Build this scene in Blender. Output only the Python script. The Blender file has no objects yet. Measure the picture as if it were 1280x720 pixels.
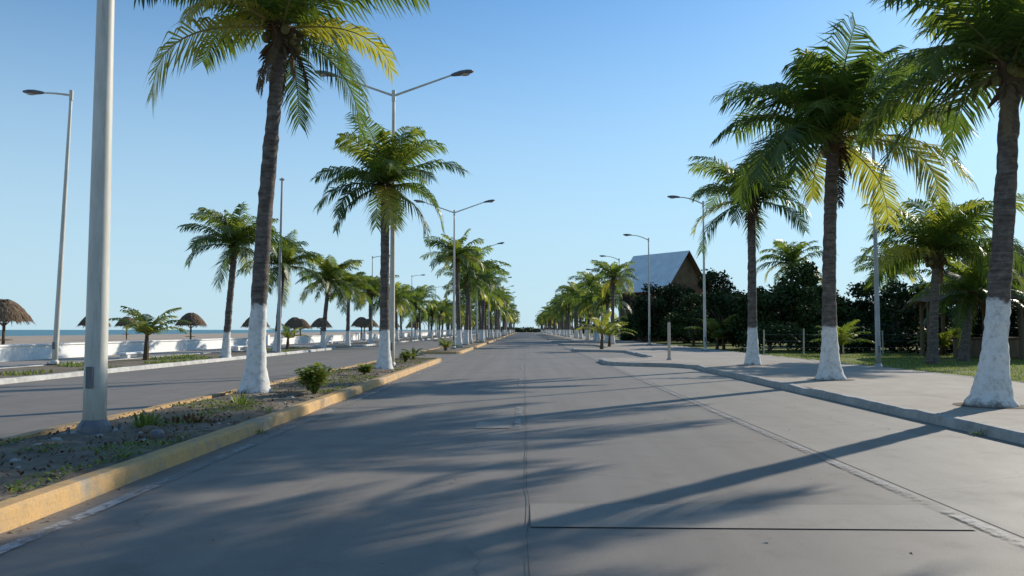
import bpy, math, random
from mathutils import Vector, noise, Matrix
R=random.Random(7)
scene=bpy.context.scene
scene.view_settings.view_transform='Standard'
scene.view_settings.look='None'
scene.view_settings.exposure=0
col=scene.collection

# ---------------------------------------------------------------- materials
class NT:
    def __init__(s,name):
        s.m=bpy.data.materials.new(name); s.m.use_nodes=True
        s.t=s.m.node_tree; s.n=s.t.nodes; s.l=s.t.links
        s.b=s.n['Principled BSDF']; s.o=s.n['Material Output']
    def add(s,t,**k):
        x=s.n.new(t)
        for a,v in k.items(): setattr(x,a,v)
        return x
    def link(s,a,b): s.l.new(a,b)
    def coord(s,kind='Object',scale=(1,1,1)):
        c=s.add('ShaderNodeTexCoord'); mp=s.add('ShaderNodeMapping')
        mp.inputs['Scale'].default_value=scale
        s.link(c.outputs[kind],mp.inputs['Vector']); return mp.outputs[0]
    def noise(s,vec,scale,detail=5,rough=.6):
        x=s.add('ShaderNodeTexNoise'); x.inputs['Scale'].default_value=scale
        x.inputs['Detail'].default_value=detail; x.inputs['Roughness'].default_value=rough
        if vec: s.link(vec,x.inputs['Vector'])
        return x.outputs['Fac']
    def ramp(s,fac,stops):
        x=s.add('ShaderNodeValToRGB'); e=x.color_ramp.elements
        while len(e)<len(stops): e.new(.5)
        for i,(p,c) in enumerate(stops):
            e[i].position=p; e[i].color=(c,c,c,1) if isinstance(c,(int,float)) else (*c,1)
        s.link(fac,x.inputs[0]); return x.outputs[0]
    def mix(s,fac,a,b,mode='MIX'):
        x=s.add('ShaderNodeMix',data_type='RGBA',blend_type=mode)
        for i,v in ((0,fac),(6,a),(7,b)):
            if isinstance(v,(int,float)): x.inputs[i].default_value=v
            elif isinstance(v,tuple): x.inputs[i].default_value=(*v,1)
            else: s.link(v,x.inputs[i])
        return x.outputs[2]
    def math(s,op,a,b=0):
        x=s.add('ShaderNodeMath',operation=op)
        for i,v in ((0,a),(1,b)):
            if isinstance(v,(int,float)): x.inputs[i].default_value=v
            else: s.link(v,x.inputs[i])
        return x.outputs[0]
    def bump(s,h,strength=.3,dist=.02):
        x=s.add('ShaderNodeBump'); x.inputs['Strength'].default_value=strength
        x.inputs['Distance'].default_value=dist
        s.link(h,x.inputs['Height']); s.link(x.outputs[0],s.b.inputs['Normal'])
    def base(s,c): 
        if isinstance(c,tuple): s.b.inputs['Base Color'].default_value=(*c,1)
        else: s.link(c,s.b.inputs['Base Color'])
    def rough(s,v,spec=.5):
        s.b.inputs['Roughness'].default_value=v; s.b.inputs['Specular IOR Level'].default_value=spec

def simple(name,c1,c2,scale=8,rough=.8,spec=.3,bump=.2,bd=.01,stretch=(1,1,1),detail=5):
    k=NT(name); v=k.coord('Object',stretch)
    n=k.noise(v,scale,detail); n2=k.noise(v,scale*.13,3)
    f=k.math('ADD',k.math('MULTIPLY',n,.6),k.math('MULTIPLY',n2,.4))
    k.base(k.ramp(f,[(.35,c1),(.65,c2)])); k.rough(rough,spec)
    if bump: k.bump(n,bump,bd)
    return k.m

def m_road(name,ca,cb,rough=.55):
    k=NT(name); v=k.coord('Object')
    fine=k.noise(v,90,3,.7); big=k.noise(v,.35,4,.6); 
    vs=k.coord('Object',(1.4,.03,1)); streak=k.noise(vs,1.6,3,.5)
    blot=k.noise(v,1.7,6,.65); tiny=k.noise(v,14,5,.7)
    f=k.math('ADD',k.math('MULTIPLY',streak,.55),k.math('MULTIPLY',big,.45))
    c=k.ramp(f,[(.36,ca),(.64,cb)])
    c=k.mix(k.ramp(fine,[(.35,.0),(.7,.35)]),c,tuple(x*1.6 for x in cb))
    c=k.mix(k.ramp(blot,[(.54,0),(.76,.4)]),c,tuple(x*.68 for x in ca))
    c=k.mix(k.ramp(tiny,[(.62,0),(.8,.35)]),c,tuple(x*.5 for x in ca))
    vw=k.add('ShaderNodeTexVoronoi',feature='DISTANCE_TO_EDGE'); vw.inputs['Scale'].default_value=.33
    wob=k.add('ShaderNodeVectorMath',operation='ADD'); 
    nn=k.add('ShaderNodeTexNoise'); nn.inputs['Scale'].default_value=1.1; nn.inputs['Detail'].default_value=5
    k.link(v,nn.inputs['Vector']); k.link(nn.outputs['Color'],wob.inputs[0]); k.link(v,wob.inputs[1])
    k.link(wob.outputs[0],vw.inputs['Vector'])
    cr=k.ramp(vw.outputs['Distance'],[(.0,.45),(.005,0)])
    crm=k.math('MULTIPLY',cr,k.ramp(big,[(.45,0),(.6,1)]))
    c=k.mix(crm,c,(.04,.04,.04))
    k.base(c)
    k.link(k.ramp(blot,[(.3,rough),(.8,rough+.15)]),k.b.inputs['Roughness'])
    k.b.inputs['Specular IOR Level'].default_value=.35
    k.bump(fine,.35,.006)
    return k.m
M={}
M['asphalt']=m_road('asphalt',(.160,.138,.113),(.220,.191,.158),.62)
M['bay']=m_road('concrete_bay',(.195,.172,.143),(.26,.23,.19),.65)
M['patch']=m_road('concrete_patch',(.225,.20,.168),(.29,.26,.22),.65)
M['joint']=simple('joint_sealant',(.09,.082,.075),(.14,.13,.115),20)
def paint(name,c,keep):
    k=NT(name); v=k.coord('Object'); n=k.noise(v,14,6,.7); n2=k.noise(v,1.2,3)
    k.base(k.mix(n,c,tuple(x*.7 for x in c))); k.rough(.6)
    tr=k.add('ShaderNodeBsdfTransparent'); mx=k.add('ShaderNodeMixShader')
    f=k.math('ADD',k.math('MULTIPLY',n,.6),k.math('MULTIPLY',n2,.4))
    k.link(k.ramp(f,[(keep-.06,.05),(keep+.06,.8)]),mx.inputs[0])
    k.link(tr.outputs[0],mx.inputs[1]); k.link(k.b.outputs[0],mx.inputs[2]); k.link(mx.outputs[0],k.o.inputs[0])
    return k.m
M['line']=paint('worn_white_paint',(.6,.6,.57),.50)
M['line_faint']=paint('very_worn_white_paint',(.42,.40,.37),.50)
def m_kerb():
    k=NT('worn_yellow_kerb'); v=k.coord('Object'); n=k.noise(v,5,8,.7); n2=k.noise(v,.8,3); n3=k.noise(v,40,4)
    f=k.math('ADD',k.math('MULTIPLY',n,.55),k.math('MULTIPLY',n2,.45))
    c=k.ramp(f,[(.42,(.36,.30,.22)),(.50,(.56,.36,.17)),(.66,(.68,.41,.15))])
    c=k.mix(k.ramp(n3,[(.5,0),(.75,.6)]),c,(.22,.17,.11)); k.base(c); k.rough(.85,.2); k.bump(n,.6,.02)
    return k.m
M['kerb_y']=m_kerb()
M['kerb']=simple('kerb_concrete',(.28,.26,.23),(.48,.455,.41),6,.85,.3,.4,.01)
M['kerb_w']=simple('kerb_white_worn',(.36,.35,.32),(.62,.61,.58),4,.85,.3,.4,.01)
def m_soil():
    k=NT('dry_soil'); v=k.coord('Object'); n=k.noise(v,3,8,.7); n2=k.noise(v,.5,4); n3=k.noise(v,60,4,.7)
    c=k.ramp(n,[(.3,(.12,.095,.07)),(.5,(.22,.18,.135)),(.7,(.31,.265,.20))])
    c=k.mix(k.ramp(n2,[(.52,0),(.66,.4)]),c,(.12,.13,.06))
    c=k.mix(k.ramp(n3,[(.55,0),(.75,.6)]),c,(.34,.31,.25)); k.base(c); k.rough(.95,.1); k.bump(n3,.7,.02); return k.m
M['soil']=m_soil()
def m_walk():
    k=NT('pavement_concrete'); v=k.coord('Object'); n=k.noise(v,2,8,.65); n2=k.noise(v,.25,3); n3=k.noise(v,50,3)
    f=k.math('ADD',k.math('MULTIPLY',n,.5),k.math('MULTIPLY',n2,.5))
    c=k.ramp(f,[(.35,(.32,.275,.22)),(.65,(.45,.395,.33))])
    br=k.add('ShaderNodeTexBrick'); br.offset=0; br.inputs['Scale'].default_value=1; br.inputs['Brick Width'].default_value=2.1
    br.inputs['Row Height'].default_value=2.4; br.inputs['Mortar Size'].default_value=.01
    k.link(v,br.inputs['Vector']); c=k.mix(k.math('MULTIPLY',br.outputs['Fac'],.6),c,(.11,.10,.08))
    c=k.mix(k.ramp(n3,[(.5,0),(.8,.3)]),c,(.16,.14,.11)); k.base(c); k.rough(.85,.2); k.bump(n3,.3,.005); return k.m
M['walk']=m_walk()
def m_grass():
    k=NT('lawn_grass'); v=k.coord('Object'); n=k.noise(v,1.2,6,.7); n2=k.noise(v,.12,4); n3=k.noise(v,40,4,.8)
    f=k.math('ADD',k.math('MULTIPLY',n,.5),k.math('MULTIPLY',n2,.5))
    c=k.ramp(f,[(.36,(.13,.17,.035)),(.5,(.22,.235,.06)),(.64,(.34,.29,.13))])
    c=k.mix(k.ramp(n3,[(.4,0),(.7,.35)]),c,(.07,.095,.022)); k.base(c); k.rough(.9,.1); k.bump(n3,.8,.04); return k.m
M['grass']=m_grass()
M['sand']=simple('beach_sand',(.34,.27,.20),(.50,.41,.32),.6,.95,.1,.4,.05)
M['ground']=simple('scrub_ground',(.12,.10,.06),(.22,.18,.12),.5,.95,.1,.3,.05)
k=NT('sea_water'); v=k.coord('Object',(1,.2,1)); k.base((.07,.21,.24)); k.rough(.45,.5); k.bump(k.noise(v,.8,5),.5,.3); M['sea']=k.m
M['white']=simple('whitewashed_wall',(.74,.73,.70),(.88,.87,.84),1.5,.8,.3,.2,.01)
def m_metal(name,c1,c2,rough=.45,metal=.0):
    k=NT(name); v=k.coord('Object',(1,1,.25)); n=k.noise(v,5,6,.65); k.base(k.ramp(n,[(.35,c1),(.65,c2)]))
    k.rough(rough,.5); k.b.inputs['Metallic'].default_value=metal; k.bump(n,.05,.005); return k.m
def m_pole():
    k=NT('painted_pole'); n=k.noise(k.coord('Object',(1,1,.25)),5,6,.65); n2=k.noise(k.coord('Object',(9,9,.6)),2,6,.7)
    c=k.ramp(n,[(.35,(.50,.48,.41)),(.65,(.66,.63,.55))]); c=k.mix(k.ramp(n2,[(.56,0),(.72,.55)]),c,(.30,.25,.19)); k.base(c); k.rough(.55,.4); k.bump(n2,.08,.005); return k.m
M['pole']=m_pole()
M['galv']=m_metal('galvanised_steel',(.28,.29,.30),(.42,.43,.44),.5,.3)
M['lamphead']=m_metal('lamp_housing',(.10,.10,.11),(.17,.17,.18),.5)
M['lens']=m_metal('lamp_lens',(.35,.35,.33),(.45,.45,.42),.25)
M['thatch']=simple('palm_thatch',(.09,.06,.038),(.25,.175,.11),7,.95,.1,.8,.04,(1,1,.25))
M['wood']=simple('weathered_wood',(.10,.07,.045),(.20,.15,.10),5,.85,.2,.4,.01,(1,1,.2))
M['darkwood']=simple('brown_gable_boards',(.10,.06,.04),(.18,.105,.07),4,.85,.2,.4,.01,(1,1,.2))
M['stucco']=simple('stucco',(.42,.37,.30),(.55,.50,.42),3,.9,.2,.2)
M['glass']=m_metal('dark_window',(.02,.025,.03),(.03,.04,.05),.1)
def m_roof():
    k=NT('corrugated_metal_roof'); v=k.coord('Object'); w=k.add('ShaderNodeTexWave',bands_direction='Y'); w.inputs['Scale'].default_value=.9
    k.link(v,w.inputs['Vector']); n=k.noise(v,.8,5); c=k.ramp(n,[(.3,(.68,.68,.66)),(.7,(.88,.88,.86))])
    k.base(k.mix(k.math('MULTIPLY',w.outputs['Fac'],.15),c,(.4,.4,.4))); k.rough(.5,.5); k.bump(w.outputs['Fac'],.4,.04); return k.m
M['roof']=m_roof()
def m_trunk():
    k=NT('palm_trunk_bark'); v=k.coord('Object'); n=k.noise(v,9,8,.7); n2=k.noise(k.coord('Object',(1,1,7)),2.2,5,.7)
    f=k.math('ADD',k.math('MULTIPLY',n,.45),k.math('MULTIPLY',n2,.55))
    bark=k.ramp(f,[(.35,(.055,.044,.037)),(.5,(.13,.107,.09)),(.66,(.25,.215,.185))])
    pn=k.noise(v,6,7,.75)
    pc=k.ramp(pn,[(.3,(.42,.39,.34)),(.5,(.72,.70,.66)),(.7,(.82,.81,.78))])
    at=k.add('ShaderNodeAttribute',attribute_name='paint')
    t=k.math('ADD',at.outputs['Fac'],k.math('MULTIPLY',k.math('SUBTRACT',pn,.5),.35))
    mask=k.ramp(t,[(.0,.25),(.09,1),(.96,1),(1.0,0)])
    chips=k.ramp(n,[(.66,1),(.70,.35)])
    k.base(k.mix(k.math('MULTIPLY',mask,chips),bark,pc)); k.rough(.9,.15); k.bump(f,.8,.03); return k.m
M['trunk']=m_trunk()
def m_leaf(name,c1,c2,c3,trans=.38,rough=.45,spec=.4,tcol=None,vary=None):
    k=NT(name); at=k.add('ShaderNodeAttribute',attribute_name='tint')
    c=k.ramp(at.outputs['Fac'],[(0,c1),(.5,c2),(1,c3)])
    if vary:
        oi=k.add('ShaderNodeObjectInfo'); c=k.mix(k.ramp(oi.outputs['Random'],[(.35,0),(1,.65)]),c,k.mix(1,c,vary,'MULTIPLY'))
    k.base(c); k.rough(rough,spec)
    if trans:
        tr=k.add('ShaderNodeBsdfTranslucent'); k.link(k.mix(1,c,tcol or (1.9,1.9,.8),'MULTIPLY'),tr.inputs[0])
        mx=k.add('ShaderNodeMixShader'); mx.inputs[0].default_value=trans
        k.link(k.b.outputs[0],mx.inputs[1]); k.link(tr.outputs[0],mx.inputs[2]); k.link(mx.outputs[0],k.o.inputs[0])
    return k.m
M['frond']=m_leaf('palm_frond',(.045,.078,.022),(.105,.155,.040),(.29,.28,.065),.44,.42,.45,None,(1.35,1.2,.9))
M['dead']=m_leaf('dead_frond',(.07,.05,.03),(.12,.085,.05),(.20,.145,.08),0,.8,.1)
M['rachis']=m_leaf('frond_stalk',(.13,.15,.05),(.20,.20,.06),(.34,.26,.08),0)
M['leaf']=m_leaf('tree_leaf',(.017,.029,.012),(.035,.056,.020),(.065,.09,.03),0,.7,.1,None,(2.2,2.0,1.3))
M['weed']=m_leaf('weed_leaf',(.08,.12,.028),(.15,.21,.05),(.26,.27,.085),.3)
M['litter']=m_leaf('leaf_litter',(.06,.035,.022),(.15,.085,.045),(.26,.19,.11),0,.9,.1)
M['coconut']=simple('coconut_husk',(.09,.10,.03),(.17,.14,.05),9,.6)

# ---------------------------------------------------------------- mesh helpers
class MB:
    def __init__(s): s.v=[];s.f=[];s.m=[];s.a=[];s.mats=[]
    def mi(s,mat):
        mat=M[mat]
        if mat not in s.mats: s.mats.append(mat)
        return s.mats.index(mat)
    def face(s,pts,mat,a=.5):
        i=len(s.v); s.v+= [tuple(p) for p in pts]; s.a+=[a]*len(pts)
        s.f.append(tuple(range(i,i+len(pts)))); s.m.append(s.mi(mat))
    def tube(s,pts,radii,mat,n=10,a=.5,cap=True,attr=None):
        pts=[Vector(p) for p in pts]; base=len(s.v); k=s.mi(mat); prev=None
        for i,p in enumerate(pts):
            t=(pts[min(i+1,len(pts)-1)]-pts[max(i-1,0)]).normalized()
            if prev is None:
                ref=Vector((1,0,0)) if abs(t.x)<.9 else Vector((0,1,0)); u=t.cross(ref).normalized()
            else:
                u=(prev-t*prev.dot(t)).normalized()
            prev=u; w=t.cross(u)
            for j in range(n):
                an=2*math.pi*j/n; s.v.append(tuple(p+(u*math.cos(an)+w*math.sin(an))*radii[i])); s.a.append(attr[i] if attr else a)
        for i in range(len(pts)-1):
            for j in range(n):
                q=base+i*n; s.f.append((q+j,q+(j+1)%n,q+n+(j+1)%n,q+n+j)); s.m.append(k)
        if cap:
            s.f.append(tuple(base+j for j in range(n))[::-1]); s.m.append(k)
            s.f.append(tuple(base+(len(pts)-1)*n+j for j in range(n))); s.m.append(k)
    def box(s,c,d,mat,rot=0,bev=.0):
        cx,cy,cz=c; hx,hy,hz=d[0]/2,d[1]/2,d[2]/2; cr,sr=math.cos(rot),math.sin(rot); i=len(s.v); k=s.mi(mat)
        def lay(z,b):
            for x,y in ((-hx+b,-hy+b),(hx-b,-hy+b),(hx-b,hy-b),(-hx+b,hy-b)):
                s.v.append((cx+x*cr-y*sr,cy+x*sr+y*cr,cz+z)); s.a.append(.5)
        zs=[(-hz,0),(hz,0)] if not bev else [(-hz,bev),(-hz+bev,0),(hz-bev,0),(hz,bev)]
        for z,b in zs: lay(z,b)
        for l in range(len(zs)-1):
            for j in range(4):
                q=i+l*4; s.f.append((q+j,q+(j+1)%4,q+4+(j+1)%4,q+4+j)); s.m.append(k)
        s.f.append((i+3,i+2,i+1,i)); s.m.append(k); q=i+(len(zs)-1)*4; s.f.append((q,q+1,q+2,q+3)); s.m.append(k)
    def blob(s,c,r,mat,seg=10,rings=6,a=.5):
        i0=len(s.v);k=s.mi(mat)
        for i in range(rings+1):
            th=math.pi*i/rings
            for j in range(seg):
                ph=2*math.pi*j/seg
                s.v.append((c[0]+r[0]*math.sin(th)*math.cos(ph),c[1]+r[1]*math.sin(th)*math.sin(ph),c[2]+r[2]*math.cos(th))); s.a.append(a)
        for i in range(rings):
            for j in range(seg):
                q=i0+i*seg; s.f.append((q+j,q+seg+j,q+seg+(j+1)%seg,q+(j+1)%seg)); s.m.append(k)
    def mesh(s,name,attr='tint',smooth=False):
        me=bpy.data.meshes.new(name); me.from_pydata(s.v,[],s.f)
        for m in s.mats: me.materials.append(m)
        me.polygons.foreach_set('material_index',s.m)
        at=me.attributes.new(attr,'FLOAT','POINT'); at.data.foreach_set('value',s.a)
        if smooth: me.polygons.foreach_set('use_smooth',[True]*len(s.f))
        me.update(); return me
def obj(name,me,loc=(0,0,0),parent=None,rot=(0,0,0),scale=(1,1,1)):
    o=bpy.data.objects.new(name,me); col.objects.link(o); o.location=loc; o.rotation_euler=rot; o.scale=scale
    if parent: o.parent=parent
    return o
def empty(name,loc=(0,0,0),rot=(0,0,0)):
    o=obj(name,None,loc,None,rot); o.empty_display_size=.3; return o

# ---------------------------------------------------------------- ground sheets
def sheet(name,x0,x1,y0,y1,z,mat):
    b=MB(); b.face([(x0,y0,z),(x1,y0,z),(x1,y1,z),(x0,y1,z)],mat); return obj(name,b.mesh(name))
sheet('ground',-300,6000,-400,6000,-.03,'ground')
sheet('sea',-6000,-300,-400,6000,-.03,'sea')
sheet('sea',-301,-118,-400,6000,-.022,'sea')
sheet('beach',-119,-24.6,-100,2500,-.014,'sand')
sheet('lawn',13,60,-40,400,-.012,'grass')
sheet('promenade_parking',-24.6,-18.5,-60,900,-.008,'patch')
sheet('road',-14.5,6.7,-60,900,0,'asphalt')
sheet('parking_lane',3.6,6.6,-60,500,.004,'bay')
b=MB()
b.face([(-126,-100,-.004),(-119,-100,-.004),(-118,2500,-.004),(-124,2500,-.004)],'line'); obj('surf_foam',b.mesh('surf'))

# markings
b=MB()
b.face([(3.42,-10,.012),(3.54,-10,.012),(3.54,400,.012),(3.42,400,.012)],'line_faint'); 
b.face([(-3.60,-10,.012),(-3.48,-10,.012),(-3.48,7,.012),(-3.60,7,.012)],'line')
b.face([(-3.60,7,.012),(-3.48,7,.012),(-3.48,38,.012),(-3.60,38,.012)],'line_faint')
b.face([(-3.60,50,.012),(-3.48,50,.012),(-3.48,400,.012),(-3.60,400,.012)],'line_faint')
y=12
while y<300:
    b.face([(-.15,y,.012),(-.05,y,.012),(-.05,y+3.5,.012),(-.15,y+3.5,.012)],'line_faint'); y+=9
y=2
while y<300:
    b.face([(-10.35,y,.012),(-10.23,y,.012),(-10.23,y+3.5,.012),(-10.35,y+3.5,.012)],'line_faint'); y+=9
obj('road_marking',b.mesh('road_marking'))
b=MB()
def jl(x0,y0,x1,y1,w,seg=30,amp=.012):
    pr=None
    for i in range(seg+1):
        t=i/seg; x=x0+(x1-x0)*t; yy=y0+(y1-y0)*t; d=Vector((x1-x0,y1-y0)).normalized(); nx,ny=-d.y,d.x
        o=R.uniform(-amp,amp); ww=w*R.uniform(.4,1.1); p=[(x+nx*(o-ww),yy+ny*(o-ww),.016),(x+nx*(o+ww),yy+ny*(o+ww),.016)]
        if pr: b.face([pr[0],p[0],p[1],pr[1]],'joint')
        pr=p
jl(.03,-5,.03,60,.005,150)
for yy in (7.0,11.4,17.8,24,30.5,37): jl(.03,yy,3.6,yy+R.uniform(-.15,.15),.004)
for yy in (9.1,16,23.2,29,36): jl(-3.8,yy,.03,yy+.05,.004)
obj('road_joint',b.mesh('road_joint'))
b=MB(); b.face([(.05,6.15,.008),(3.38,6.10,.008),(3.38,6.95,.008),(.05,6.96,.008)],'bay')
b.face([(-.75,12.2,.008),(-.2,12.2,.008),(-.2,13.0,.008),(-.75,13.05,.008)],'patch')
obj('road_patch',b.mesh('road_patch'))

# kerbed slab
def densify(o,step=.8):
    out=[]
    for i,p in enumerate(o):
        q=o[(i+1)%len(o)]; d=math.hypot(q[0]-p[0],q[1]-p[1]); n=max(1,int(d/step)) if min(p[1],q[1])<60 else max(1,int(d/10))
        for j in range(n): out.append((p[0]+(q[0]-p[0])*j/n,p[1]+(q[1]-p[1])*j/n))
    return out
def offs(o,d):
    n=len(o); r=[]
    for i in range(n):
        a=Vector(o[i-1]);c=Vector(o[i]);e=Vector(o[(i+1)%n])
        t1=(c-a).normalized(); t2=(e-c).normalized()
        n1=Vector((-t1.y,t1.x)); n2=Vector((-t2.y,t2.x)); m=(n1+n2); m=m/max(.3,m.length_squared)*2
        r.append((c.x+m.x*d,c.y+m.y*d))
    return r
def slab(name,outline,h,kw,kmat,tmat,kname='kerb',drop=.02):
    e=empty(name); o=densify(outline,.35); 
    jit=[noise.noise(Vector((p[0],p[1]*.9,3)))*.03+noise.noise(Vector((p[0],p[1]*3,8)))*.018 for p in o]
    rings=[(offs(o,0),-.02),(offs(o,.015),h-.035),(offs(o,.05),h),(offs(o,kw),h),(offs(o,kw+.003),h-.1)]
    b=MB(); n=len(o); k=b.mi(kmat)
    for r,z in rings:
        for i,p in enumerate(r): b.v.append((p[0]+jit[i],p[1],z+(jit[i]*.7 if z>0 else 0))); b.a.append(.5)
    for l in range(len(rings)-1):
        for i in range(n):
            j=(i+1)%n; b.f.append((l*n+i,l*n+j,(l+1)*n+j,(l+1)*n+i)); b.m.append(k)
    obj(kname,b.mesh(name+'_kerb'),parent=e)
    b=MB(); r=offs(o,kw-.01); b.face([(p[0],p[1],h-drop) for p in r],tmat); obj('surface',b.mesh(name+'_top'),parent=e)
    return e
def rounded(x0,x1,y0,y1,r=None):
    r=r or (x1-x0)/2; pts=[]
    for cx,cy,a0 in ((x1-r,y0+r,-90),(x1-r,y1-r,0),(x0+r,y1-r,90),(x0+r,y0+r,180)):
        for i in range(7):
            a=math.radians(a0+90*i/6); pts.append((cx+r*math.cos(a),cy+r*math.sin(a)))
    return pts
slab('median_strip',rounded(-6.5,-3.85,-12,38.5,1.1),.17,.2,'kerb_y','soil',drop=.05)
slab('median_strip',rounded(-6.5,-3.85,49,420,1.1),.17,.2,'kerb_y','soil',drop=.05)
slab('planting_strip',rounded(-18.7,-14.3,-30,62,1.0),.15,.2,'kerb_w','soil',drop=.03)
slab('planting_strip',rounded(-18.7,-14.3,70,420,1.0),.15,.2,'kerb_w','soil',drop=.03)
o=[(13,-30),(13,420),(6.5,420)]
ys=[33+21*i for i in range(10)]
for y0 in reversed(ys):
    o+=[(6.5,y0+7.5),(5.9,y0+6.2),(4.2,y0+5.6),(3.65,y0+5.0),(3.45,y0+4.2),(3.45,y0+1.2),(3.8,y0+.4),(4.6,y0-.2),(5.9,y0-1.0),(6.5,y0-2.2)]
o+=[(6.5,-30)]
slab('pavement',o,.15,.2,'kerb','walk',drop=.008)

def relief(name,x0,x1,y0,y1,z,amp,step,mat):
    b=MB(); nx=int((x1-x0)/step); ny=int((y1-y0)/step); k=b.mi(mat)
    for j in range(ny+1):
        for i in range(nx+1):
            x=x0+(x1-x0)*i/nx; yy=y0+(y1-y0)*j/ny
            e=min(1,min(i,nx-i)/3)
            h=z+e*(amp*(noise.noise(Vector((x*1.3,yy*1.3,0)))+.5*noise.noise(Vector((x*5,yy*5,1))))+amp*.9)
            b.v.append((x,yy,h)); b.a.append(.5)
    for j in range(ny):
        for i in range(nx):
            q=j*(nx+1)+i; b.f.append((q,q+1,q+nx+2,q+nx+1)); b.m.append(k)
    return obj(name,b.mesh(name,smooth=True))
relief('median_soil',-6.28,-4.07,1,36.5,.122,.045,.1,'soil')

# ---------------------------------------------------------------- palms
WIND=Vector((.16,-.05,0))
def frond(b,az,el0,L,droop,nl,lw,tint,mat='frond',ll=.78,rnd=R,r0=.035,twist=0.,dexp=1.7):
    N=12; p=Vector((0,0,0)); pts=[p.copy()]; tans=[]
    h=Vector((math.cos(az),math.sin(az),0)); side0=Vector((-math.sin(az),math.cos(az),0))
    curve=rnd.uniform(-.35,.35)
    for i in range(N):
        s=(i+.5)/N; el=el0-droop*s**dexp
        el=max(el,-1.45)
        hh=(h+side0*curve*s).normalized()
        d=hh*math.cos(el)+Vector((0,0,math.sin(el))); tans.append(d); p=p+d*(L/N); pts.append(p.copy())
    tans.append(tans[-1])
    st='rachis' if mat=='frond' else 'dead'
    b.tube(pts,[r0*(1-.88*i/N) for i in range(N+1)],st,4,tint,False)
    clump=[rnd.uniform(-.4,.4) for _ in range(9)]
    for i in range(nl):
        s=.10+.90*(i/(nl-1))
        f=s*N; k=min(int(f),N-1); fr=f-k
        q=pts[k].lerp(pts[k+1],fr); t=tans[k].lerp(tans[min(k+1,N)],fr).normalized()
        sd=(side0-t*side0.dot(t)).normalized()
        if twist: sd=(Matrix.Rotation(twist*s,3,t)@sd)
        up=t.cross(sd)*-1
        if up.z<0 and el0>-.3: up=-up
        prof=(.6+.4*math.sin(min(1,s*2)*math.pi/2)) if s<.5 else (1-.5*((s-.5)/.5)**1.8)
        for sg in (-1,1):
            if rnd.random()<.05: continue
            l=ll*prof*rnd.uniform(.8,1.12)*(L/3.2)
            fw=.5+.75*s**2
            cl=clump[int(s*8)]*sg
            d=(sd*sg+t*fw+up*(.18+cl*.5)+WIND+Vector((rnd.uniform(-.13,.13),rnd.uniform(-.13,.13),rnd.uniform(-.13,.1)))).normalized()
            g=Vector((0,0,-1))
            d1=(d+g*.14).normalized(); d2=(d+g*(rnd.uniform(.5,1.5)+cl)).normalized()
            a=q; m=q+d1*l*.5; e=m+d2*l*.5
            w=t*lw*.5
            tt=min(1,max(0,tint+rnd.uniform(-.15,.15)))
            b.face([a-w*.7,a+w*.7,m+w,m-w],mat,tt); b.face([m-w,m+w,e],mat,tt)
def crown(seed,nf=28,L=3.3,nl=48,lw=.07,dead=3,lo=-.3,hi=1.4,ll=1.0):
    rnd=random.Random(seed); b=MB(); ga=2.39996
    for i in range(nf):
        t=i/(nf-1)
        el=lo+(hi-lo)*(t**.8); el+=rnd.uniform(-.16,.16)
        az=i*ga+rnd.uniform(-.4,.4)
        l=L*(1.0-.22*max(0,t-.7)/.3)*rnd.uniform(.8,1.1)
        dr=rnd.uniform(1.0,1.75)*(1.05-.2*t)
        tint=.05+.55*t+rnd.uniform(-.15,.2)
        if t<.25 and rnd.random()<.25: tint=.9
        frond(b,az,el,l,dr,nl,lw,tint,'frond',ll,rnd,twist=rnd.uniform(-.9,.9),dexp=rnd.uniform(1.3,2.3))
    for i in range(dead):
        frond(b,rnd.uniform(0,6.28),-1.0+rnd.uniform(-.2,.2),L*rnd.uniform(.3,.5),.6,int(nl*.5),lw,rnd.random(),'dead',ll*.6,rnd)
    b.tube([(0,0,-.55),(0,0,-.3),(0,0,0),(0,0,.3)],[.15,.22,.24,.06],'dead',9,.2)
    for i in range(20):
        a=rnd.uniform(0,6.28); z=rnd.uniform(-.5,.15); r=.17
        p=Vector((math.cos(a)*r,math.sin(a)*r,z)); q=p+Vector((math.cos(a)*.32,math.sin(a)*.32,rnd.uniform(-.4,.3)))
        b.tube([p,p.lerp(q,.5)+Vector((0,0,.05)),q],[.07,.045,.012],'dead',5,rnd.random()*.5)
    for i in range(10):
        a=rnd.uniform(0,6.28); r=rnd.uniform(.2,.36)
        b.blob((math.cos(a)*r,math.sin(a)*r,rnd.uniform(-.45,-.05)),(.10,.10,.13),'coconut',8,5)
    return b.mesh('palm_crown_%d'%seed)
CR=[crown(11),crown(12,lo=-.15),crown(13,nf=26,lo=-.35),crown(14,nf=30,lo=-.3),crown(15,nf=28,lo=.0,dead=1,L=3.6,ll=1.1)]
CRF=[crown(21,nl=26,lw=.11,nf=26),crown(22,nl=26,lw=.11,nf=24,lo=-.4),crown(23,nl=26,lw=.11,nf=26,lo=-.1),crown(24,nl=26,lw=.11,nf=22,lo=-.5)]
CRBIG=crown(31,nf=32,L=3.8,nl=62,lw=.07,lo=-.15,dead=2,ll=1.05)
CRL=crown(37,nf=24,L=3.3,nl=54,lw=.06,lo=-.2,dead=7,ll=.95)
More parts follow.
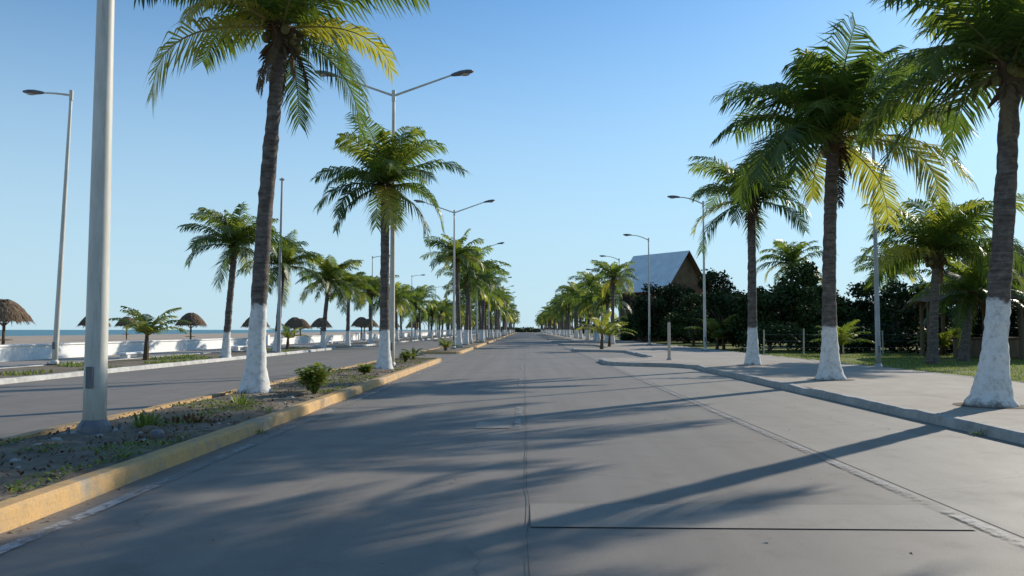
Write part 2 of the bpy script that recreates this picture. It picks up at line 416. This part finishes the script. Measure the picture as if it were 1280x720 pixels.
def trunk(H,lean,r0,r1,paint,bow=.0,seed=0,step=.1,nseg=16):
    b=MB(); n=int(H/step); pts=[];rad=[];at=[]
    rr=random.Random(seed)
    for i in range(n+1):
        t=i/n; z=H*t
        s=t**1.3
        x=lean[0]*s+bow*math.sin(math.pi*t); y=lean[1]*s
        pts.append((x,y,z-.03))
        fl=math.exp(-z/.45)
        r=r1+(r0-r1)*fl+ (r1*.22)*(1-t) 
        r*=1+.03*(1 if i%2 else -1)*rr.uniform(.2,1)+rr.uniform(-.02,.02)
        rad.append(r); at.append(z/paint if paint else 5)
    b.tube(pts,rad,'trunk',nseg,attr=at)
    b.v=[(v[0]+.025*noise.noise(Vector(v)*5),v[1]+.025*noise.noise(Vector(v)*5+Vector((9,0,0))),v[2]) for v in b.v]
    return b.mesh('palm_trunk',attr='paint',smooth=True),Vector(pts[-1])
def palm(x,y,H,lean=(0,0),r0=.32,r1=.14,paint=1.4,cs=1.0,cm=None,rot=None,bow=0,z=.13,parent=None,hi=True,name='palm_tree'):
    e=parent or empty(name,(x,y,z))
    off=Vector((0,0,0)) if not parent else Vector((x,y,z))
    me,top=trunk(H,lean,r0,r1,paint,bow,int(x*100+y),.1 if hi else .4,16 if hi else 8)
    obj('trunk',me,off,e)
    tilt=(-lean[1]/H*.7+R.uniform(-.06,.06),lean[0]/H*.7+R.uniform(-.06,.06),rot if rot is not None else R.uniform(0,6.28))
    obj('crown',cm or R.choice(CR),off+top+Vector((0,0,.12)),e,tilt,(cs,)*3)
    return e
palm(-5.72,17.0,7.85,(.42,.1),.36,.145,1.95,1.0,CRL,1.2,bow=-.03)
palm(-4.75,27.2,6.2,(-.02,0),.32,.14,1.4,.88,CR[3],.4)
palm(8.35,14.5,6.1,(.66,.2),.43,.16,1.95,.92,CR[1],2.2,bow=.08)
palm(8.35,22.0,6.55,(.2,0),.40,.16,1.5,.98,CRBIG,.9,bow=-.05)
palm(8.8,31,6.3,(.05,0),.34,.15,1.5,.84,CR[0],3.0)
palm(8.6,6.6,6.0,(-.2,0),.38,.16,1.8,1.0,CR[3],3.7)
palm(18.2,36,4.7,(.3,0),.3,.17,0,1.12,CR[4],.2,z=0)
palm(21.2,39,3.2,(.5,0),.3,.17,0,.9,CR[2],1.2,z=0)
palm(22.5,68,7.0,(.3,0),.3,.16,0,1.0,CRF[1],z=0)
palm(30,66,6.2,(.3,0),.3,.16,0,1.0,CRF[2],z=0)
for x,y,H,s,v in ((-14.6,39,5.4,.84,0),(-15.2,49,5.2,.85,2),(-15.0,59.5,4.9,.9,3),(-14.9,67.5,4.6,.85,1),(-15,78,4.9,.9,0)):
    palm(x,y,H,(R.uniform(-.1,.5),0),.28,.14,1.3,s,CR[v])
def prow(x,ys,H0):
    for y in ys:
        palm(x+R.uniform(-.5,.5),y,H0+R.uniform(-1.1,.9),(R.uniform(-.4,.4),R.uniform(-.2,.2)),.3,.15,1.4,R.uniform(.8,1.08),R.choice(CRF),hi=False)
prow(-5.2,[62,71,79,90,99,110],6.2)
prow(8.6,[74,81,89,97,106,115],5.5)
prow(-15,[88,97,108,119],5)
dp=empty('distant_palm_trees')
def far(x,y0,y1,st,H0):
    y=y0
    while y<y1:
        palm(x+R.uniform(-.6,.6),y,H0+R.uniform(-1.3,1.1),(R.uniform(-.4,.4),0),.3,.16,1.4,R.uniform(.8,1.08),R.choice(CRF),parent=dp,hi=False); y+=st*R.uniform(.7,1.3)
far(-5.2,119,400,8.5,6.2); far(8.6,124,400,8,5.8); far(-15,128,400,9,5); far(12.5,125,400,11,5.4); far(-21,120,400,18,4.5)

def young(x,y,h,L,n,seed,z=.13,lw=.05,ll=.62):
    rnd=random.Random(seed); e=empty('young_palm',(x,y,z)); b=MB()
    b.tube([(0,0,-.02),(0.02,0,h*.5),(.03,0,h)],[.14,.11,.07],'dead',8,.4); obj('stem',b.mesh('stem'),parent=e)
    b=MB()
    for i in range(n):
        frond(b,i*2.4+rnd.uniform(-.2,.2),.5+.85*i/n,L*rnd.uniform(.85,1.1),1.1,34,lw,.35+.5*rnd.random(),'frond',ll,rnd,.025)
    obj('crown',b.mesh('ycrown'),(.03,0,h*.9),e)
young(-17.1,36,1.2,2.0,10,1,lw=.07,ll=.8); young(5.4,55.8,1.1,2.3,12,2,lw=.07); young(-16.6,56,.8,1.6,8,3); young(-5.0,36,.15,.7,7,4); young(6.8,64,.9,2.0,10,5,lw=.07)
young(-5.2,53,.2,.9,8,6); young(18.5,47.5,.6,2.0,11,8,0,.07,.8); young(24.5,47.5,.5,1.8,11,9,0,.07,.8); young(14.4,60,.8,2.6,11,10,0,.08,.8)

# ---------------------------------------------------------------- broadleaf trees
def leafcloud(b,c,r,n,ls,rnd,mat='leaf'):
    for i in range(n):
        while True:
            u=Vector((rnd.uniform(-1,1),rnd.uniform(-1,1),rnd.uniform(-1,1)))
            if .25<u.length<1: break
        u=u*(.6+.45*rnd.random())
        p=Vector((c[0]+u.x*r[0],c[1]+u.y*r[1],c[2]+u.z*r[2]))
        d=Vector((rnd.gauss(0,1),rnd.gauss(0,1),rnd.gauss(0,.6))).normalized(); w=d.cross(Vector((rnd.gauss(0,1),rnd.gauss(0,1),rnd.gauss(0,1)))).normalized()
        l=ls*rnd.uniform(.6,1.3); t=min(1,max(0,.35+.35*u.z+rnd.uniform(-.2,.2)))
        b.face([p-d*l*.5,p+w*l*.28,p+d*l*.5,p-w*l*.28],mat,t)
def broadtree(seed,H,W,n=44,leaves=210):
    rnd=random.Random(seed); b=MB(); 
    b.tube([(0,0,-.05),(.05,0,H*.2),(0.1,.05,H*.45)],[.16,.12,.09],'wood',8)
    for i in range(n):
        a=rnd.uniform(0,6.28); rr=W*.5*math.sqrt(rnd.random()); z=H*(.12+.80*rnd.random()**.9*(1-.3*(rr/(W*.5))**2))
        c=(math.cos(a)*rr,math.sin(a)*rr,z); b.tube([(0.08,.03,H*.2),(c[0]*.5,c[1]*.5,z*.75),c],[.06,.04,.015],'wood',5)
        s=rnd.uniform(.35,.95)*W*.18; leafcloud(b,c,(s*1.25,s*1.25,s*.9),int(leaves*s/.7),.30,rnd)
    return b.mesh('broadleaf')
BT=[broadtree(1,5.6,6),broadtree(2,4.8,6.5),broadtree(3,6.4,5.4),broadtree(4,4.6,5.6)]
rt=random.Random(5)
TR=((15.4,62,.85),(18,59,1.0),(20.7,59,1.0),(23.6,60,.92),(26.5,58,1.0),(30,59,.95),(33,60,1.1),(36.5,57,1.05),(40,60,1.0),(44,58,1.1),(25.5,51,.72),(29.5,50,.85),(33.5,50,1.0),(37.5,50,1.0),(15.6,74,.95),(19,78,1.1),(16.5,91,1.2),(19,93,1.25),(22,94,1.3),(15.0,100,1.0),(25,90,1.3),(31,78,1.2),(26,72,1.15),(38,80,1.2),(46,70,1.2))
for i,(x,y,s) in enumerate(TR):
    obj('broadleaf_tree',BT[i%4],(x,y,-.02),None,(0,0,rt.uniform(0,6.28)),(s,s,s*rt.uniform(.8,1.12)))
b=MB(); rnd=random.Random(9)
for i in range(330):
    x=rnd.uniform(-26,90); y=rnd.uniform(425,470); h=2.0
    if i>150: x=rnd.uniform(18,90); y=rnd.uniform(110,400); h=3.6
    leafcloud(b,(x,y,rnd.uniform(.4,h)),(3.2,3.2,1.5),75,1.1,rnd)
obj('distant_treeline',b.mesh('treeline'))
for j in range(5):
    b=MB(); 
    for i in range(26):
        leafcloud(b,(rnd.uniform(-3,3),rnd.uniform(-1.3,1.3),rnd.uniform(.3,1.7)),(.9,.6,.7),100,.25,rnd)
    obj('hedge',b.mesh('hedge'),(17.5+5.6*j,53+rnd.uniform(-.5,.5),0))

# ---------------------------------------------------------------- lamps
def head(b,p,dirx,tilt=.12):
    prof=[(0,.05,.05),(.12,.11,.08),(.35,.17,.11),(.6,.18,.10),(.78,.13,.06),(.84,.03,.02)]
    base=len(b.v); k=b.mi('lamphead'); seg=12
    for s,w,h in prof:
        for j in range(seg):
            a=2*math.pi*j/seg; b.v.append((p[0]+dirx*s,p[1]+w*math.cos(a),p[2]+s*tilt+h*math.sin(a)*(1 if math.sin(a)>0 else .6))); b.a.append(.5)
    for i in range(len(prof)-1):
        for j in range(seg):
            q=base+i*seg; b.f.append((q+j,q+(j+1)%seg,q+seg+(j+1)%seg,q+seg+j)); b.m.append(k)
    b.f.append(tuple(base+(len(prof)-1)*seg+j for j in range(seg))); b.m.append(k)
    b.blob((p[0]+dirx*.5,p[1],p[2]-.05+.5*tilt),(.2,.12,.06),'lens',10,6)
def lamp(x,y,H,kind='twin',r=.1,z=.13,mat='pole',span=2.1,rise=.75,lean=0,side=-1,rt=None):
    e=empty('street_lamp',(x,y,z)); rt=rt or r*.5
    b=MB(); b.tube([(lean*i/12,0,H*i/12) for i in range(13)],[r+(rt-r)*i/12 for i in range(13)],mat,16); obj('pole',b.mesh('pole',smooth=True),parent=e)
    b=MB(); b.box((0,0,.03),(r*4,r*4,.04),'lamphead',bev=.006)
    b.tube([(0,0,.03),(0,0,.12),(0,0,.2)],[r*1.5,r*1.4,r*1.02],'lamphead' if r>.13 else mat,16)
    for sx in (-1,1):
        for sy in (-1,1): b.tube([(sx*r*1.5,sy*r*1.5,.04),(sx*r*1.5,sy*r*1.5,.12)],[.018,.018],'lamphead',6)
    b.box((0,-r*.99,.75),(.09,.03,.28),'lamphead',bev=.006)
    obj('base_plate',b.mesh('base'),parent=e)
    b=MB()
    for s in ((-1,1) if kind=='twin' else (side,)):
        P=[]; 
        for i in range(9):
            t=i/8; P.append((lean+s*span*t,0,H-.15+rise*(t if kind=='twin' else math.sin(t*math.pi/2))))
        b.tube(P,[.045-.012*i/8 for i in range(9)],mat,8); head(b,P[-1],s,.18 if kind=='twin' else .05)
    b.tube([(lean,0,H-.35),(lean,0,H+.05)],[rt*1.35,rt*1.35],mat,12)
    obj('arms_and_heads',b.mesh('arms'),parent=e)
lamp(-5.62,10.45,9.9,r=.145,rt=.08)
lamp(-4.78,28.9,10.1,r=.11)
for y in (57,85,113,141,169,197,225): lamp(-5.0,y,9.9,r=.1)
lamp(-18.3,31,10.8,'single',r=.11,span=1.1,rise=.1,lean=.35)
for y in (96,130,165): lamp(-18.3,y,10.2,'single',r=.1,span=1.4,rise=.2,side=1)
lamp(13.6,31,9.9,'single',r=.1,span=1.5,rise=.4,z=0,mat='galv')
for x,y in ((11.7,52),(11.4,73),(11.2,94),(11.2,115),(11.2,136),(11.2,157),(11.2,178)): lamp(x,y,9.7,'single',r=.1,span=1.5,rise=.45)
e=empty('utility_pole',(-14.6,47.5,.12)); b=MB(); b.tube([(0,0,0),(0,0,5),(0.05,0,10.5)],[.12,.09,.06],'galv',12); b.box((0,0,.03),(.4,.4,.05),'galv'); b.box((.05,0,10.4),(.3,.1,.1),'galv',bev=.01); obj('pole',b.mesh('up'),parent=e)
def post(x,y,h,r,mat='stucco',z=.14):
    e=empty('bollard_post',(x,y,z)); b=MB(); b.tube([(0,0,0),(0,0,h*.5),(0,0,h-.08),(0,0,h-.02),(0,0,h)],[r*1.05,r,r*.95,r*.8,r*.3],mat,12); b.tube([(0,0,0),(0,0,.08)],[r*1.8,r*1.5],'kerb',12); obj('post',b.mesh('post',smooth=False),parent=e)
post(6.5,36.0,1.7,.07)
e=empty('wire_fence'); b=MB()
xs=[14.6+2.4*i for i in range(13)]
for x in xs: b.tube([(x,49,-.05),(x+R.uniform(-.06,.06),49,1.5+R.uniform(-.1,.1))],[.05,.04],'stucco',7)
for zz in (.4,.8,1.2): b.tube([(xs[0],49,zz),(xs[-1],49,zz+.02)],[.004,.004],'galv',4,cap=False)
obj('posts_and_wires',b.mesh('fence'),parent=e)

# ---------------------------------------------------------------- sea wall
e=empty('sea_wall'); b=MB()
for y0,y1 in ((-20,33),(36.5,72),(76,118),(123,170),(176,300)):
    b.box((-24.6,(y0+y1)/2,.34),(.28,y1-y0,.72),'white',bev=.01); b.box((-24.6,(y0+y1)/2,.74),(.42,y1-y0+.1,.09),'white',bev=.015)
    for yy in (y0,y1): b.box((-24.6,yy,.5),(.55,.55,1.0),'white',bev=.02)
obj('wall',b.mesh('wall'),parent=e)
for y0 in (42,58,84,104):
    b=MB()
    b.box((0,0,.27),(.5,2.6,.1),'white',bev=.015); b.box((0,-.9,.1),(.4,.3,.22),'white'); b.box((0,.9,.1),(.4,.3,.22),'white')
    obj('concrete_bench',b.mesh('bench'),(-20.6,y0,0))

# ---------------------------------------------------------------- palapas
def thatch(b,R0,zt,ze,dome,rnd,seg=44,rings=9,fr=.35):
    base=len(b.v);k=b.mi('thatch')
    for i in range(rings+1):
        t=i/rings; r=R0*(.03+.97*t); z=zt-(zt-ze)*(t**dome)
        for j in range(seg):
            a=2*math.pi*j/seg; jj=1+rnd.uniform(-.025,.025); b.v.append((r*jj*math.cos(a),r*jj*math.sin(a),z+rnd.uniform(-.04,.04)*(1 if i else 0))); b.a.append(.5)
    for i in range(rings):
        for j in range(seg):
            q=base+i*seg; b.f.append((q+j,q+seg+j,q+seg+(j+1)%seg,q+(j+1)%seg)); b.m.append(k)
    for i in range(seg*14):
        a=rnd.uniform(0,6.283); t=.25+.75*rnd.random()**.5; r=R0*t; z=zt-(zt-ze)*(t**dome)
        p=Vector((r*math.cos(a),r*math.sin(a),z+.04)); d=Vector((math.cos(a)*.5,math.sin(a)*.5,-.75+rnd.uniform(-.1,.15))).normalized()*fr*rnd.uniform(.6,1.3); w=Vector((-math.sin(a),math.cos(a),0))*.03
        b.face([p-w,p+w,p+d+w*.3,p+d-w*.3],'thatch')
def palapa_mesh(seed):
    rnd=random.Random(seed); b=MB(); thatch(b,1.5,3.15,1.85,1.9,rnd)
    b.tube([(0,0,-.05),(.02,0,1.5),(0,0,2.9)],[.09,.085,.07],'wood',8)
    for i in range(8):
        a=i*math.pi/4; b.tube([(0,0,2.75),(1.35*math.cos(a),1.35*math.sin(a),1.98)],[.03,.025],'wood',5); 
        b.tube([(0,0,1.5),(.75*math.cos(a),.75*math.sin(a),2.3)],[.025,.02],'wood',5)
    b.tube([(0,0,.7),(0,0,.76)],[.5,.5],'wood',16)
    return b.mesh('palapa')
PM=[palapa_mesh(i) for i in range(3)]
for i,(x,y,s) in enumerate(((-34.8,53,1.12),(-46,85,1.05),(-35.6,85,1.05),(-30,89,1.0),(-30.5,106,1.0),(-28.5,112,1.0),(-27.5,135,1.15),(-27.5,142,1.1),(-30,150,1.1),(-28,170,1.1),(-28,200,1.1),(-60,120,1.1),(-27.5,98,.9))):
    obj('thatched_umbrella',PM[i%3],(x,y,0),None,(0,0,i),(s,s,s))
e=empty('thatched_hut',(26.0,44,0)); b=MB(); rnd=random.Random(3); thatch(b,4.6,6.4,3.0,1.2,rnd,60,12,.6); obj('roof',b.mesh('hutroof'),parent=e)
b=MB()
for i in range(10):
    a=i*math.pi/5; b.tube([(3.9*math.cos(a),3.9*math.sin(a),-.05),(3.9*math.cos(a),3.9*math.sin(a),3.5)],[.13,.11],'wood',8)
b.tube([(0,0,0),(0,0,6)],[.2,.15],'wood',10)
b.box((0,0,.5),(4.4,2.2,1.0),'wood',.3,bev=.03); b.box((0,0,1.04),(4.7,2.5,.08),'darkwood',.3,bev=.02)
obj('posts_and_counter',b.mesh('hutposts'),parent=e)

# ---------------------------------------------------------------- gabled house
e=empty('gabled_house',(18.0,106,0),(0,0,math.radians(38)))
b=MB(); W=7.0; Ln=8.4; eh=7.4; rh=11.6
b.box((0,0,eh/2),(W,Ln,eh),'darkwood')
b.face([(-W/2,-Ln/2-.01,eh),(W/2,-Ln/2-.01,eh),(0,-Ln/2-.01,rh-.2)],'thatch'); b.face([(-W/2,Ln/2,eh),(W/2,Ln/2,eh),(0,Ln/2,rh-.2)],'thatch')
for fl in (1.6,5.0):
    for xx in (-2.2,0,2.2):
        b.box((xx,-Ln/2-.01,fl),(1.2,.06,1.5),'glass'); b.box((xx,-Ln/2-.05,fl-.8),(1.5,.16,.1),'stucco'); b.box((xx,-Ln/2-.05,fl+.8),(1.5,.16,.1),'stucco'); b.box((xx,-Ln/2-.05,fl),(.06,.05,1.5),'stucco')
    for yy in (-2.8,0,2.8):
        b.box((-W/2-.01,yy,fl),(.06,1.3,1.5),'glass'); b.box((-W/2-.05,yy,fl-.8),(.16,1.6,.1),'stucco')
obj('walls',b.mesh('housewalls'),parent=e)
b=MB()
def slope(sx):
    x1=sx*(W/2+.9); zl=eh-.9*(rh-eh)/(W/2); y0,y1=-Ln/2-.9,Ln/2+.6; t=.14
    A=[(0,y0,rh),(0,y1,rh),(x1,y1,zl),(x1,y0,zl)]; B=[(x,y,z-t) for x,y,z in A]
    b.face(A,'roof'); b.face(B[::-1],'darkwood')
    for i in range(4): b.face([A[i],A[(i+1)%4],B[(i+1)%4],B[i]],'darkwood')
slope(-1); slope(1)
obj('roof',b.mesh('houseroof'),parent=e)

# ---------------------------------------------------------------- weeds, shrubs, litter
def shrub(name,x,y,z,n,L,W,seed,spread=.25,mat='weed',tint=.5):
    rnd=random.Random(seed); b=MB()
    for i in range(n):
        a=rnd.uniform(0,6.28); r=spread*math.sqrt(rnd.random()); p=Vector((r*math.cos(a),r*math.sin(a),0))
        a2=a+rnd.uniform(-.8,.8); el=rnd.uniform(.35,1.35); d=Vector((math.cos(a2)*math.cos(el),math.sin(a2)*math.cos(el),math.sin(el)))
        l=L*rnd.uniform(.5,1.1); s=Vector((-math.sin(a2),math.cos(a2),0)); w=W*rnd.uniform(.7,1.2)
        m=p+d*l*.55; e2=p+d*l*.9+Vector((0,0,-l*.12)); t=min(1,max(0,tint+rnd.uniform(-.35,.35)))
        b.face([p-s*w*.2,p+s*w*.2,m+s*w*.5,m-s*w*.5],mat,t); b.face([m-s*w*.5,m+s*w*.5,e2],mat,t)
    return obj(name,b.mesh(name),(x,y,z))
def leafy(name,x,y,z,H,seed,n=16):
    rnd=random.Random(seed); b=MB()
    for i in range(n):
        a=rnd.uniform(0,6.28); o=Vector((math.cos(a),math.sin(a),0))*H*.65*rnd.uniform(.2,1); top=Vector((o.x,o.y,H*rnd.uniform(.5,1)))
        b.tube([(0,0,0),tuple(o*.5+Vector((0,0,H*.35))),tuple(top)],[.012,.009,.005],'weed',4,.2,False)
        for j in range(16):
            t=rnd.uniform(.35,1); p=(o*.5+Vector((0,0,H*.35))).lerp(top,max(0,t*1.6-.6)); an=rnd.uniform(0,6.28); d=Vector((math.cos(an),math.sin(an),rnd.uniform(-.2,.7))).normalized(); s=d.cross(Vector((0,0,1))).normalized(); l=.2*rnd.uniform(.6,1.2)
            b.face([p,p+d*l*.45+s*l*.24,p+d*l-Vector((0,0,.03)),p+d*l*.45-s*l*.24],'weed',min(1,max(0,.6+rnd.uniform(-.35,.4))))
    return obj(name,b.mesh(name),(x,y,z))
leafy('leafy_shrub',-4.35,16.6,.14,.68,1,34); leafy('leafy_shrub',-4.75,17.6,.14,.5,2,18)
leafy('leafy_shrub',-4.9,33,.14,.55,3,18); leafy('leafy_shrub',-4.8,24,.14,.3,4); leafy('leafy_shrub',-5.3,54,.14,.8,5)
shrub('grass_tuft',-5.15,10.9,.14,60,.38,.035,5,.12); shrub('grass_tuft',-5.0,14.2,.14,50,.35,.03,6,.12); shrub('dry_tuft',-4.45,9.6,.14,40,.16,.03,7,.3,'litter')
shrub('dry_tuft',-4.8,11.6,.14,60,.2,.04,8,.35,'litter'); shrub('grass_tuft',-4.25,13.2,.12,30,.22,.02,9,.1); shrub('grass_tuft',-6.1,8.6,.12,40,.2,.02,10,.15)
shrub('grass_tuft',-3.8,11.6,.0,22,.14,.015,12,.05); shrub('grass_tuft',6.45,11.5,.0,26,.16,.015,13,.08)
b=MB(); rnd=random.Random(21)
def scatter(b,n,x0,x1,y0,y1,z,smin,smax,mat,thr=None):
    for i in range(n):
        x=rnd.uniform(x0,x1); y=y0+(y1-y0)*rnd.random()**1.4
        if thr is not None and noise.noise(Vector((x*.9,y*.6,7)))<thr: continue
        a=rnd.uniform(0,6.28); l=rnd.uniform(smin,smax); d=Vector((math.cos(a),math.sin(a),rnd.uniform(.1,1.1))).normalized(); s=Vector((-math.sin(a),math.cos(a),rnd.uniform(-.4,.4)))
        zz=z+.045*(noise.noise(Vector((x*1.3,y*1.3,0))))+.04 if z<.2 else z
        p=Vector((x,y,zz)); b.face([p,p+d*l*.5+s*l*.25,p+d*l,p+d*l*.5-s*l*.25],mat,rnd.random())
scatter(b,26000,-6.25,-4.1,2,37,.12,.03,.075,'weed',.1)
obj('ground_cover',b.mesh('gc'))
b=MB(); scatter(b,3600,-6.25,-4.1,2,37,.13,.025,.08,'litter')
for i in range(200):
    x=rnd.uniform(-3.85,-3.6) if rnd.random()<.8 else rnd.uniform(-3,6.3); y=rnd.uniform(4,30); a=rnd.uniform(0,6.28); l=rnd.uniform(.02,.06)
    b.face([(x,y,.02),(x+l*math.cos(a),y+l*math.sin(a),.03),(x+l*math.cos(a+.7),y+l*math.sin(a+.7),.022)],'litter',rnd.random())
obj('leaf_litter',b.mesh('ll'))
b=MB()
for i in range(300):
    x=rnd.uniform(-6.2,-4.1); y=2+24*rnd.random()**1.3; r=rnd.uniform(.012,.05)*(1.6 if rnd.random()<.08 else 1)
    b.blob((x,y,.155+.045*noise.noise(Vector((x*1.3,y*1.3,0)))),(r*rnd.uniform(.8,1.4),r,r*.6),'kerb' if rnd.random()<.5 else 'soil',7,4)
b.blob((-4.55,9.9,.2),(.09,.13,.07),'lamphead',8,5); b.blob((-4.85,10.4,.2),(.14,.08,.06),'soil',8,5)
obj('stones',b.mesh('stones'))
b=MB()
for i in range(9000):
    x=rnd.uniform(-18.4,-14.6); y=rnd.uniform(15,60)
    if noise.noise(Vector((x*.5,y*.3,2)))<.2: continue
    a=rnd.uniform(0,6.28); l=rnd.uniform(.08,.2); p=Vector((x,y,.12)); d=Vector((math.cos(a)*.6,math.sin(a)*.6,.8))*l; s=Vector((-math.sin(a),math.cos(a),0))*.03
    b.face([p-s,p+s,p+d],'weed',rnd.random())
obj('grass_patch',b.mesh('gp'))
b=MB()
for i in range(40000):
    x=13.05+22*rnd.random()**1.2; y=16+34*rnd.random()
    if x/y>.85 or noise.noise(Vector((x*.4,y*.4,5)))<-.25: continue
    a=rnd.uniform(0,6.28); l=rnd.uniform(.05,.13); p=Vector((x,y,-.015)); d=Vector((math.cos(a)*.5,math.sin(a)*.5,.85))*l; s=Vector((-math.sin(a),math.cos(a),0))*.014
    b.face([p-s,p+s,p+d],'weed',rnd.random())
obj('lawn_grass_blades',b.mesh('lawnblades'))
b=MB()
for x,y in ((8.35,14.5),(8.35,22),(8.8,31),(8.6,6.6)):
    b.face([(x+.62*math.cos(i*.3927)*rnd.uniform(.92,1.05),y+.62*math.sin(i*.3927)*rnd.uniform(.92,1.05),.149) for i in range(16)],'soil')
obj('tree_pit_soil',b.mesh('pits'))

# ---------------------------------------------------------------- camera, sky, sun
cam=bpy.data.cameras.new('cam'); cam.lens=28.1; cam.sensor_width=36; cam.clip_end=12000; cam.clip_start=.05
co=obj('camera',cam,(0,0,1.5),None,(math.radians(92.98),0,math.radians(.86))); scene.camera=co
el=math.radians(24); az=math.radians(46)
w=bpy.data.worlds.new('World'); scene.world=w; w.use_nodes=True; nt=w.node_tree
bg=nt.nodes['Background']; sky=nt.nodes.new('ShaderNodeTexSky'); sky.sky_type='NISHITA'; sky.sun_disc=False
sky.sun_elevation=el; sky.sun_rotation=az; sky.air_density=1.0; sky.dust_density=.3; sky.ozone_density=4.0; sky.altitude=0
# humid sea-air horizon: blend the lowest part of the sky to a pale blue
tc=nt.nodes.new('ShaderNodeTexCoord'); sp=nt.nodes.new('ShaderNodeSeparateXYZ'); nt.links.new(tc.outputs['Generated'],sp.inputs[0])
rp=nt.nodes.new('ShaderNodeValToRGB'); rp.color_ramp.interpolation='EASE'
e0=rp.color_ramp.elements; e0[0].position=0; e0[0].color=(.88,.88,.88,1); e0[1].position=.46; e0[1].color=(0,0,0,1)
nt.links.new(sp.outputs[2],rp.inputs[0])
mx=nt.nodes.new('ShaderNodeMix'); mx.data_type='RGBA'; mx.inputs[7].default_value=(4.5,6.2,7.3,1)
tint=nt.nodes.new('ShaderNodeMix'); tint.data_type='RGBA'; tint.blend_type='MULTIPLY'; tint.inputs[0].default_value=1; tint.inputs[7].default_value=(.88,1.20,1.30,1)
nt.links.new(sky.outputs[0],tint.inputs[6])
nt.links.new(rp.outputs[0],mx.inputs[0]); nt.links.new(tint.outputs[2],mx.inputs[6]); nt.links.new(mx.outputs[2],bg.inputs[0])
bg.inputs[1].default_value=.12
sd=bpy.data.lights.new('sun','SUN'); sd.energy=5.0; sd.angle=math.radians(.6); sd.color=(1,.92,.80)
d=Vector((math.sin(az)*math.cos(el),math.cos(az)*math.cos(el),math.sin(el)))
so=obj('sun',sd,(20,20,30)); so.rotation_euler=d.to_track_quat('Z','Y').to_euler()
